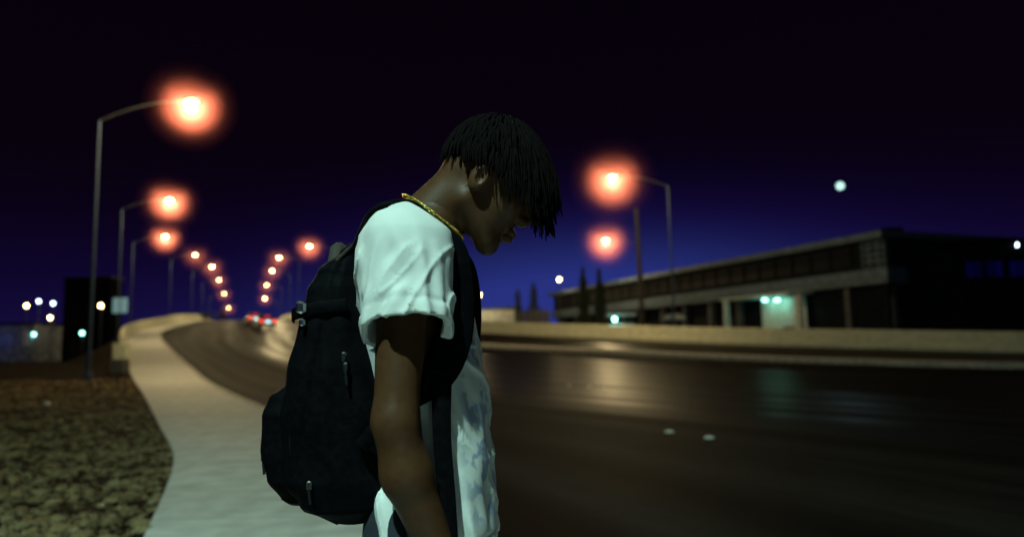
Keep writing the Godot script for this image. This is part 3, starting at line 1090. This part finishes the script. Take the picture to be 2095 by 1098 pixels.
const TORSO := [[.84, .045, .112, .178], [.9, .05, .108, .174], [.98, .05, .105, .166], [1.117, .043, .106, .16], [1.23, .022, .108, .163], [1.335, .004, .102, .166], [1.405, .004, .092, .16], [1.49, .012, .05, .08]]

func torso_at(y: float) -> Vector3:
	var i := 0
	while i < TORSO.size() - 2 and y > TORSO[i + 1][0]: i += 1
	var t := clampf((y - TORSO[i][0]) / (TORSO[i + 1][0] - TORSO[i][0]), -.3, 1.0)
	return Vector3(lerpf(TORSO[i][1], TORSO[i + 1][1], t), lerpf(TORSO[i][2], TORSO[i + 1][2], t), lerpf(TORSO[i][3], TORSO[i + 1][3], t))

var folds := FastNoiseLite.new()
var creases := FastNoiseLite.new()
var fold_list := []

func fold(p: Vector3, a: Vector3, b: Vector3, w: float, h: float) -> float:
	var ab := b - a
	var t := (p - a).dot(ab) / ab.length_squared()
	if t < -.2 or t > 1.2: return 0.0
	var r := p.distance_to(a + ab * clampf(t, 0, 1)) / w
	return h * exp(-r * r) * smoothstep(-.2, .2, t) * smoothstep(1.2, .75, t)

func torso_field(p: Vector3) -> float:
	var t := torso_at(p.y)
	var k := Vector2((p.x - t.x) / t.y, p.z / t.z)
	var len := sqrt(sqrt(pow(k.x, 4) + pow(k.y, 4)) * .5 + k.length_squared() * .5)
	return (len - 1.0) * t.y * .92

func shirt_solid(p: Vector3, cut: bool) -> float:
	var s := Vector3(p.x, p.y, absf(p.z))
	var d := torso_field(p)
	d = maxf(d, p.y - 1.49)
	d = smin(d, cap(s, Vector3(.012, 1.412, .06), Vector3(.016, 1.374, .16), .05, .06), .06)
	var sl := cap(s, Vector3(.016, 1.372, .155), Vector3(.028, 1.19, .22), .064, .075)
	if cut:
		d = maxf(d, .852 + .012 * sin(p.z * 9.0) - p.y)
		sl = maxf(sl, (Vector3(.02, 1.236, .2) - s).dot(Vector3(-.06, .955, -.29)))
	d = smin(d, sl, .045)
	return d

func shirt_wrinkle(p: Vector3) -> float:
	var w := folds.get_noise_3d(p.x * 1.4 + p.y * .5, p.y * .55, p.z) * .006
	var across := p.x * .8 - p.y * .6 if p.y > 1.2 else p.x * .9 + p.y * .44
	var along := p.x * .6 + p.y * .8 if p.y > 1.2 else p.y * .9 - p.x * .44
	var cr := 1.0 - absf(creases.get_noise_3d(across * 2.4 + 5.0, along * .6, p.z * .9)) * 2.0
	w += .0055 * pow(maxf(cr, 0.0), 3.5) * smoothstep(1.41, 1.33, p.y)
	if p.z > .1 and p.y > 1.2:
		for f in fold_list: w += fold(p, f[0], f[1], f[2], f[3])
		# stitched hem band of the sleeve
		var h := (p - Vector3(.02, 1.236, .2)).dot(Vector3(-.06, .955, -.29))
		w += -.0016 * exp(-pow((h - .026) / .006, 2))
	elif p.y < 1.2:
		w += .006 * sin(p.x * 42.0 + p.y * 16.0 + 3.0 * folds.get_noise_3d(p.x, p.y * .4, p.z)) * smoothstep(1.2, .95, p.y)
		w += -.0025 * exp(-pow((p.y - .876) / .0035, 2))
	return w

func shirt_field(p: Vector3) -> float:
	var o := shirt_solid(p, true)
	if absf(o) > .05: return o
	var w := shirt_wrinkle(p)
	o -= w
	var inner := shirt_solid(p, false) - w + .0105
	var d := maxf(o, -inner)
	# neck opening
	d = maxf(d, maxf(.595 * p.x + .804 * p.y - 1.186, p.y - .25 * p.x - 1.458))
	return maxf(d, -cap(p, Vector3(.034, 1.45, 0), Vector3(.1, 1.53, 0), .074, .074))

func shirt_paint(p: Vector3) -> Color:
	var c := Vector3(.68, .69, .69)
	# faded blue artwork low on the front
	var m := smoothstep(.085, .125, p.x) * smoothstep(1.24, 1.18, p.y) * smoothstep(.885, .92, p.y) * smoothstep(.17, .13, absf(p.z))
	var n := folds.get_noise_3d(p.x * 2.2 + 9.0, p.y * 1.9, p.z * 2.2) + .5 * folds.get_noise_3d(p.x * 6.0, p.y * 6.0 + 4.0, p.z * 6.0)
	m *= smoothstep(0.0, .26, n)
	c = c.lerp(Vector3(.15, .2, .4), m * .75)
	return Color(c.x, c.y, c.z)

func pack_section(p: Vector3, table: Array, soft: float) -> float:
	var i := 0
	while i < table.size() - 2 and p.y > table[i + 1][0]: i += 1
	var t := clampf((p.y - table[i][0]) / (table[i + 1][0] - table[i][0]), 0, 1)
	t = t * t * (3 - 2 * t)
	var x0 := lerpf(table[i][1], table[i + 1][1], t)
	var x1 := lerpf(table[i][2], table[i + 1][2], t)
	var hz := lerpf(table[i][3], table[i + 1][3], t)
	var q := Vector2(absf(p.x - (x0 + x1) / 2) - (x1 - x0) / 2 + soft, absf(p.z) - hz + soft)
	var d := Vector2(maxf(q.x, 0), maxf(q.y, 0)).length() + minf(maxf(q.x, q.y), 0) - soft
	var lo: float = table[0][0]
	var hi: float = table[-1][0]
	return maxf(d, maxf(lo - p.y, p.y - hi)) * .85

const PACK := [[0.888, -0.105, -0.064, 0.07], [0.901, -0.142, -0.041, 0.11], [0.929, -0.184, -0.027, 0.135], [0.982, -0.212, -0.027, 0.145], [1.086, -0.216, -0.033, 0.15], [1.164, -0.205, -0.046, 0.148], [1.235, -0.19, -0.059, 0.142], [1.307, -0.175, -0.072, 0.132], [1.343, -0.161, -0.078, 0.125], [1.385, -0.124, -0.073, 0.11], [1.409, -0.096, -0.068, 0.09], [1.42, -0.082, -0.073, 0.06]]
const POCKET := [[0.92, -0.2, -0.124, 0.06], [0.934, -0.224, -0.124, 0.1], [0.977, -0.244, -0.124, 0.118], [1.029, -0.255, -0.124, 0.122], [1.086, -0.253, -0.124, 0.12], [1.119, -0.242, -0.124, 0.112], [1.143, -0.221, -0.124, 0.095], [1.154, -0.205, -0.124, 0.07]]

func pack_field(p: Vector3) -> float:
	var d := pack_section(p, PACK, .05)
	if absf(d) > .03: return d
	d -= folds.get_noise_3d(p.x, p.y * .6, p.z) * .007
	d += .004 * exp(-pow((p.x + .155 - (p.y - 1.1) * .18) / .006, 2)) * (1.0 if absf(p.z) > .08 else 0.0)
	return d

func pocket_field(p: Vector3) -> float:
	var d := pack_section(p, POCKET, .04)
	if absf(d) > .03: return d
	return d - folds.get_noise_3d(p.x + 3.0, p.y * .7, p.z) * .006

func build_person() -> void:
	var base := Vector3(-.2, 0, -1.38)
	folds.seed = 21
	folds.frequency = 9.0
	folds.fractal_octaves = 2
	creases.seed = 64
	creases.frequency = 5.0
	creases.fractal_octaves = 1
	fold_list = [
		[Vector3(-.045, 1.235, .235), Vector3(.03, 1.36, .235), .013, .01], [Vector3(-.05, 1.29, .21), Vector3(.01, 1.385, .215), .012, .008],
		[Vector3(-.012, 1.225, .27), Vector3(.03, 1.31, .265), .013, .008], [Vector3(.07, 1.24, .27), Vector3(.052, 1.36, .235), .011, .008],
		[Vector3(.095, 1.25, .24), Vector3(.07, 1.37, .21), .012, .006], [Vector3(-.02, 1.25, .26), Vector3(.038, 1.35, .245), .012, -.004],
		[Vector3(-.05, 1.265, .21), Vector3(.012, 1.37, .228), .012, -.004], [Vector3(.05, 1.24, .28), Vector3(.045, 1.33, .25), .012, -.003],
	]
	var o := thing("person", "person in a white t-shirt standing with head bowed on the sidewalk, wearing a backpack", "person", base)
	var st := begin()
	nets(st, body_field, Vector3(-.2, .0, -.34), Vector3(.25, 1.5, .34), .012)
	nets(st, head_field, Vector3(-.03, 1.36, -.1), Vector3(.33, 1.68, .1), .0036)
	nets(st, hand_field, Vector3(.03, .62, .11), Vector3(.19, .85, .22), .0035)
	nets(st, func(p: Vector3): return hand_field(Vector3(p.x, p.y, -p.z)), Vector3(.03, .62, -.22), Vector3(.19, .85, -.11), .005)
	st.index()
	obj("body", st.commit(), M.skin, o)
	st = begin()
	nets(st, shirt_field, Vector3(-.18, .83, -.33), Vector3(.22, 1.5, .33), .0042, shirt_paint)
	st.index()
	obj("t_shirt", st.commit(), M.shirt, o)
	# trousers and shoes
	st = begin()
	var tr := func(p: Vector3) -> float:
		var s := Vector3(p.x, p.y, absf(p.z))
		var d := egg(p, Vector3(.032, .9, 0), Vector3(.112, .14, .162))
		d = smin(d, cap(s, Vector3(.03, .86, .085), Vector3(.055, .49, .1), .098, .075), .04)
		d = smin(d, cap(s, Vector3(.055, .49, .1), Vector3(.02, .09, .103), .075, .068), .03)
		d += .004 * sin(p.y * 60.0 + p.x * 30.0) * smoothstep(.5, .2, p.y)
		return maxf(d, maxf(p.y - 1.0, .07 - p.y))
	nets(st, tr, Vector3(-.12, .04, -.24), Vector3(.2, 1.03, .24), .011)
	st.index()
	obj("trousers", st.commit(), M.denim, o)
	for z in [-.108, .108]:
		st = begin()
		var sh := func(p: Vector3) -> float:
			var q: Vector3 = p - Vector3(0, 0, z)
			var d := cap(q, Vector3(-.02, .06, 0), Vector3(.17, .045, 0), .052, .042)
			d = smin(d, cap(q, Vector3(0, .1, 0), Vector3(0, .06, 0), .05, .05), .03)
			return maxf(d, .003 - p.y)
		nets(st, sh, Vector3(-.1, -.01, z - .08), Vector3(.24, .18, z + .08), .009)
		st.index()
		obj("shoe", st.commit(), M.shoe, o)
	build_hair(o)
	# chain round the base of the neck
	st = begin()
	var axis := Vector3(.595, .804, 0).normalized()
	var u := Vector3(-axis.y, axis.x, 0)
	var c := Vector3(.047, 1.459, 0)
	var links := 92
	for i in links:
		var a := TAU * i / links
		var dir := u * cos(a) + Vector3(0, 0, 1) * sin(a)
		var p := c + dir * .0718
		var tan := (-u * sin(a) + Vector3(0, 0, 1) * cos(a)).normalized()
		var out := dir
		var nrm := (out if i % 2 else out.cross(tan)).normalized()
		var ring := TorusMesh.new()
		ring.inner_radius = .0016
		ring.outer_radius = .0037
		ring.rings = 10
		ring.ring_segments = 6
		st.append_from(ring, 0, Transform3D(Basis(tan * 1.25, nrm, tan.cross(nrm)), p))
	obj("gold_chain", st.commit(), M.gold, o)
	build_pack(base)

func build_hair(o: Node3D) -> void:
	var st := begin()
	var cap_f := func(p: Vector3) -> float:
		var q := to_head(p)
		var d := egg(q, Vector3(-.006, .016, 0), Vector3(.096, .095, .081))
		# hairline: above a tilted line at the sides, lower at the nape, higher on the brow
		var line := -.012 + .09 * smoothstep(.02, .1, q.x) - .012 * smoothstep(-.03, -.1, q.x)
		d = maxf(d, line - q.y)
		return d + .003 * sin(q.x * 160.0 + q.z * 90.0)
	nets(st, cap_f, Vector3(.02, 1.44, -.11), Vector3(.32, 1.7, .11), .006)
	# twisted locks that leave the scalp and hang
	rng.seed = 99
	for i in 1300:
		var az := rng.randf() * TAU
		var pol := acos(1 - rng.randf() * 1.05)
		var n := Vector3(sin(pol) * cos(az), cos(pol), sin(pol) * sin(az))
		var q := Vector3(-.006, .02, 0) + n * Vector3(.097, .092, .077)
		var fringe := clampf(n.x * 1.5, 0, 1)
		if n.x < -.2 and q.y < .0: continue
		if q.y < .0 and n.x < .36: continue
		var p := from_head(q)
		var crown := from_head(Vector3(-.03, .12, 0))
		var nw := (hf * n.x + hu * n.y + Vector3(0, 0, n.z)).normalized()
		var dir := ((p - crown).normalized() * .9 + nw * .16).normalized()
		var l := rng.randf_range(.045, .065) + .046 * fringe * rng.randf_range(.55, 1.1)
		if n.x < 0: l = rng.randf_range(.035, .06)
		if absf(n.z) > .75 and n.x < .2: l = minf(l, .05)
		elif absf(n.z) > .6: l = minf(l, .1)
		var steps := 8
		var pts := [p - nw * .012]
		var thick := rng.randf_range(.65, 1.1)
		var rad := [.0034 * thick]
		var wig := rng.randf() * TAU
		for k in steps:
			p += dir * (l / steps)
			var g := to_head(p)
			# stay outside the head
			var e := egg(g, Vector3(-.006, .02, 0), Vector3(.102, .098, .084))
			if e < 0:
				var out := (p - hc)
				p += out.normalized() * (-e)
			dir = (dir + Vector3(0, -.4, 0) + Vector3(rng.randf_range(-.12, .12), 0, rng.randf_range(-.12, .12))).normalized()
			pts.append(p)
			rad.append(lerpf(.0034, .0012, float(k) / steps) * thick * (1 + .18 * sin(k * 2.4 + wig)))
		add_tube(st, pts, rad, 5, false)
	st.index()
	st.generate_normals()
	obj("hair", st.commit(), M.hair, o)

func build_pack(base: Vector3) -> void:
	var o := thing("backpack", "bulky black backpack worn on the person's back", "backpack", base)
	obj("main_compartment", net_mesh(pack_field, Vector3(-.3, .85, -.18), Vector3(0, 1.46, .18), .008), M.nylon, o)
	var pk := obj("front_pocket", net_mesh(pocket_field, Vector3(-.32, .88, -.15), Vector3(-.13, 1.17, .15), .007), M.nylon, o)
	# zip round the pocket, piping round the main compartment
	var zp := []
	for r in POCKET: zp.append(Vector3(r[1] + .045, r[0], r[3] - .008))
	obj("zip", tube(zp, [.003, .004, .004, .004, .004, .004, .004, .003], 6), M.webbing, pk)
	for s in [-1, 1]:
		var pp := []
		var rr := []
		for r in PACK.slice(1, 11):
			pp.append(Vector3(r[1] + .028, r[0], s * (r[3] - .012)))
			rr.append(.0045)
		obj("piping", tube(pp, rr, 6), M.webbing, o)
	# grab loop
	var hp := []
	var hr := []
	for i in 9:
		var t := PI * i / 8
		hp.append(Vector3(-.14, 1.352 + .045 * sin(t), -.032 + .064 * i / 8.0))
		hr.append(.016)
	obj("grab_handle", tube(hp, hr, 10), M.brown_web, o)
	# compression strap with its buckle
	obj("compression_strap", ribbon([Vector3(-.196, 1.262, .1), Vector3(-.184, 1.266, .136), Vector3(-.14, 1.275, .148), Vector3(-.09, 1.28, .144)], [Vector3(-1, 0, .5), Vector3(-.5, 0, 1), Vector3(0, 0, 1), Vector3(.1, 0, 1)], [.022, .022, .022, .022], .004), M.nylon, o)
	var bk := obj("buckle", box(Vector3(.018, .022, .01), Vector3(-.168, 1.276, .15), .004), M.steel, o)
	obj("buckle_tongue", box(Vector3(.011, .014, .007), Vector3(-.166, 1.25, .15), .003), M.steel, bk)
	for z in [[-.092, 1.19, .155], [-.089, 1.172, .156], [-.15, .975, .153], [-.25, 1.015, .09]]:
		var q := obj("zip_pull", box(Vector3(.009, .016, .005), Vector3(z[0], z[1], z[2]), .002), M.steel, o)
		obj("pull_cord", tube([Vector3(z[0], z[1] - .006, z[2]), Vector3(z[0] + .003, z[1] - .03, z[2] + .003)], [.003, .0025], 6), M.webbing, q)
	for s in [1, -1]:
		var w := Vector3(1, 1, s)
		var path := [Vector3(-.08, 1.385, .085) * w, Vector3(-.05, 1.452, .096) * w, Vector3(.0, 1.464, .104) * w, Vector3(.056, 1.414, .122) * w, Vector3(.092, 1.37, .132) * w, Vector3(.102, 1.29, .142) * w, Vector3(.096, 1.21, .152) * w, Vector3(.07, 1.15, .166) * w, Vector3(.0, 1.1, .17) * w, Vector3(-.06, 1.04, .155) * w]
		var nn := [Vector3(-.3, 1, 0), Vector3(-.3, 1, .2 * s), Vector3(0, 1, .3 * s), Vector3(.6, .7, .5 * s), Vector3(.6, .2, .9 * s), Vector3(.5, 0, 1.0 * s), Vector3(.35, 0, 1 * s), Vector3(.2, 0, 1 * s), Vector3(0, 0, 1 * s), Vector3(0, 0, 1 * s)]
		obj("shoulder_strap", ribbon(path, nn, [.06, .065, .066, .066, .066, .066, .062, .05, .03, .026], .013), M.nylon, o)
		obj("hanging_strap", ribbon([Vector3(.078, 1.165, .176) * w, Vector3(.078, 1.06, .182) * w, Vector3(.086, .95, .184) * w, Vector3(.095, .8, .187) * w], [Vector3(.2, 0, s), Vector3(.2, 0, s), Vector3(.2, 0, s), Vector3(.2, 0, s)], [.036, .03, .028, .026], .004), M.nylon, o)

# ---------------------------------------------------------------- palette
func palette() -> void:
	weathered("dirt", lin(.03, .018, .011), .95, 3, .3, .35, 4.0, 2.0).metallic_specular = .1
	weathered("pavement", lin(.54, .54, .52), .85, 9, .78, .4, .3)
	for v in [["pavement_pale", 1.07], ["pavement_dull", .92]]:
		var pv: StandardMaterial3D = M.pavement.duplicate()
		pv.albedo_color = lin(.54 * v[1], .54 * v[1], .52 * v[1])
		M[v[0]] = pv
	weathered("kerb", lin(.45, .43, .38), .8, 14, .6, .6, 1.0)
	weathered("concrete", lin(.64, .62, .44), .85, 19, .78, .3, .5)
	weathered("dark_concrete", lin(.08, .08, .075), .9, 24, .5, .4, 1.5)
	var a := mat("asphalt", lin(.022, .018, .017), .5)
	road_maps(a)
	a.metallic_specular = .085
	var s := weathered("stone", lin(.42, .31, .2), .95, 51, .5, 9.0)
	s.metallic_specular = .15
	s.vertex_color_use_as_albedo = true
	var g := mat("straw", lin(.34, .26, .15), .9)
	g.vertex_color_use_as_albedo = true
	weathered("galvanised", lin(.04, .062, .11), .65, 61, .6, .8).metallic_specular = .3
	weathered("arm_grey", lin(.018, .018, .02), .8, 64, .7, .8)
	mat("dark_metal", lin(.03, .03, .035), .5, .4)
	weathered("dark_wall", lin(.010, .013, .018), .9, 71, .5, .25).metallic_specular = .15
	weathered("black_wall", lin(.003, .003, .004), .95, 74, .5, .25).metallic_specular = .05
	weathered("grey_paint", lin(.085, .135, .19), .8, 81, .55, .2)
	weathered("grey_dim", lin(.1, .1, .1), .9, 83, .55, .2)
	weathered("white_paint", lin(.62, .64, .62), .8, 85, .7, .2)
	weathered("porch_white", lin(.6, .64, .6), .8, 87, .7, .4)
	weathered("blue_wall", lin(.3, .34, .42), .85, 89, .5, .2)
	weathered("fence_grey", lin(.2, .2, .2), .9, 91, .4, .6)
	weathered("fence_dark", lin(.12, .12, .12), .9, 93, .4, .6)
	mat("dark_frame", lin(.004, .004, .005), .7).metallic_specular = .15
	mat("night_glass", lin(.002, .0025, .004), .5).metallic_specular = .15
	mat("blue_door", lin(.09, .1, .2), .6)
	weathered("wood", lin(.025, .018, .014), .9, 97, .4, .7)
	weathered("bark", lin(.04, .03, .02), .95, 99, .5, 1.0)
	mat("leaf", lin(.03, .04, .02), .8)
	mat("rubber", lin(.012, .012, .012), .8)
	mat("car_silver", lin(.4, .4, .4), .3, .3)
	mat("car_navy", lin(.02, .025, .06), .25, .2)
	mat("tail_off", lin(.1, .01, .01), .3)
	mat("pale_off", lin(.3, .3, .3), .2)
	mat("stud_white", lin(.7, .68, .6), .5)
	glow("lamp_glass", Color(1, .86, .55), 36.0)
	glow("cool_glass", Color(.85, 1, .93), 9.0)
	glow("pale_glass", Color(.8, .9, 1), 12.0)
	glow("teal_glass", Color(.62, 1, .92), 9.0)
	glow("dim_teal", Color(.5, .8, .7), .8)
	glow("shed_blue", Color(.12, .35, 1), .8)
	glow("tail_red", Color(1, .16, .1), 3.0)
	glow("plate_lit", Color(.75, .95, 1), 3.0)
	glow("panel_retro_glow", Color(.62, .8, .82), .28)  # faint emission stands in for retroreflection; the sign is no lamp
	glow("moon", Color(.78, 1, .95), 1.6)
	for k in 3: glow("blue_glass_%d" % k, Color(.05, .05, .4), [.1, .05, .13][k])
	# person
	var sk := weathered("skin", lin(.095, .039, .016), .5, 103, .8, 6.0, .5)
	sk.subsurf_scatter_enabled = true
	sk.subsurf_scatter_strength = .12
	sk.uv1_world_triplanar = false
	sk.metallic_specular = .35
	var sh := mat("shirt", Color.WHITE, .9)
	sh.vertex_color_use_as_albedo = true
	sh.rim_enabled = true
	sh.rim = .2
	sh.normal_enabled = true
	sh.normal_texture = noise_tex(107, .3, 0, 1, 512, 1.2, 2)
	sh.uv1_triplanar = true
	sh.uv1_scale = Vector3.ONE * 9
	var de := weathered("denim", lin(.018, .022, .04), .9, 109, .6, 6.0, 1.0)
	de.uv1_world_triplanar = false
	mat("shoe", lin(.02, .02, .022), .7)
	mat("hair", lin(.004, .0027, .0028), .8).metallic_specular = .14
	mat("gold", lin(.9, .6, .16), .22, 1.0)
	var ny := weathered("nylon", lin(.0045, .0045, .007), .7, 113, .5, 8.0, 1.0)
	ny.uv1_world_triplanar = false
	ny.metallic_specular = .15
	mat("webbing", lin(.006, .007, .009), .65).metallic_specular = .3
	mat("brown_web", lin(.03, .022, .018), .8)
	mat("steel", lin(.6, .62, .6), .25, 1.0)

func _ready() -> void:
	rng.seed = 7
	# camera: at chest height on the pavement, pitched up 6.3 degrees and rolled a little
	var cam := Camera3D.new()
	cam.name = "camera"
	add_child(cam)
	cam.transform = Transform3D(Basis(Vector3.UP, 0) * Basis(Vector3.RIGHT, atan(161.0 / 1450.0)) * Basis(Vector3.BACK, deg_to_rad(-1.2)), Vector3(0, 1.2, 0))
	cam.fov = rad_to_deg(2 * atan(549.0 / 1450.0))
	cam.far = 5000
	cam.near = .05
	var lens := CameraAttributesPhysical.new()
	lens.frustum_focal_length = 12.0 / (549.0 / 1450.0)
	lens.frustum_focus_distance = 1.3
	lens.exposure_aperture = 2.8
	lens.frustum_near = .05
	lens.frustum_far = 5000.0
	cam.attributes = lens
	cam.current = true
	# sky: night with the last blue of dusk
	var e := Environment.new()
	e.background_mode = Environment.BG_SKY
	var pan := PanoramaSkyMaterial.new()
	pan.panorama = sky_image()
	pan.filter = true
	e.sky = Sky.new()
	e.sky.sky_material = pan
	e.tonemap_mode = Environment.TONE_MAPPER_LINEAR
	e.tonemap_exposure = 1.0
	e.sdfgi_enabled = true
	e.ssao_enabled = true
	e.ssil_enabled = true
	e.volumetric_fog_enabled = true
	e.volumetric_fog_density = 0.0
	var we := WorldEnvironment.new()
	we.name = "environment"
	we.environment = e
	add_child(we)
	# moonlight
	var sun := DirectionalLight3D.new()
	sun.name = "moonlight"
	sun.light_energy = .0012
	sun.light_color = Color(.75, .95, 1)
	sun.light_angular_distance = .5
	sun.shadow_enabled = true
	sun.sky_mode = DirectionalLight3D.SKY_MODE_LIGHT_ONLY
	add_child(sun)
	sun.look_at_from_position(Vector3.ZERO, Vector3(-136, -74, 290), Vector3.UP)
	palette()
	build_setting()
	build_lamps()
	build_buildings()
	build_things()
	build_person()
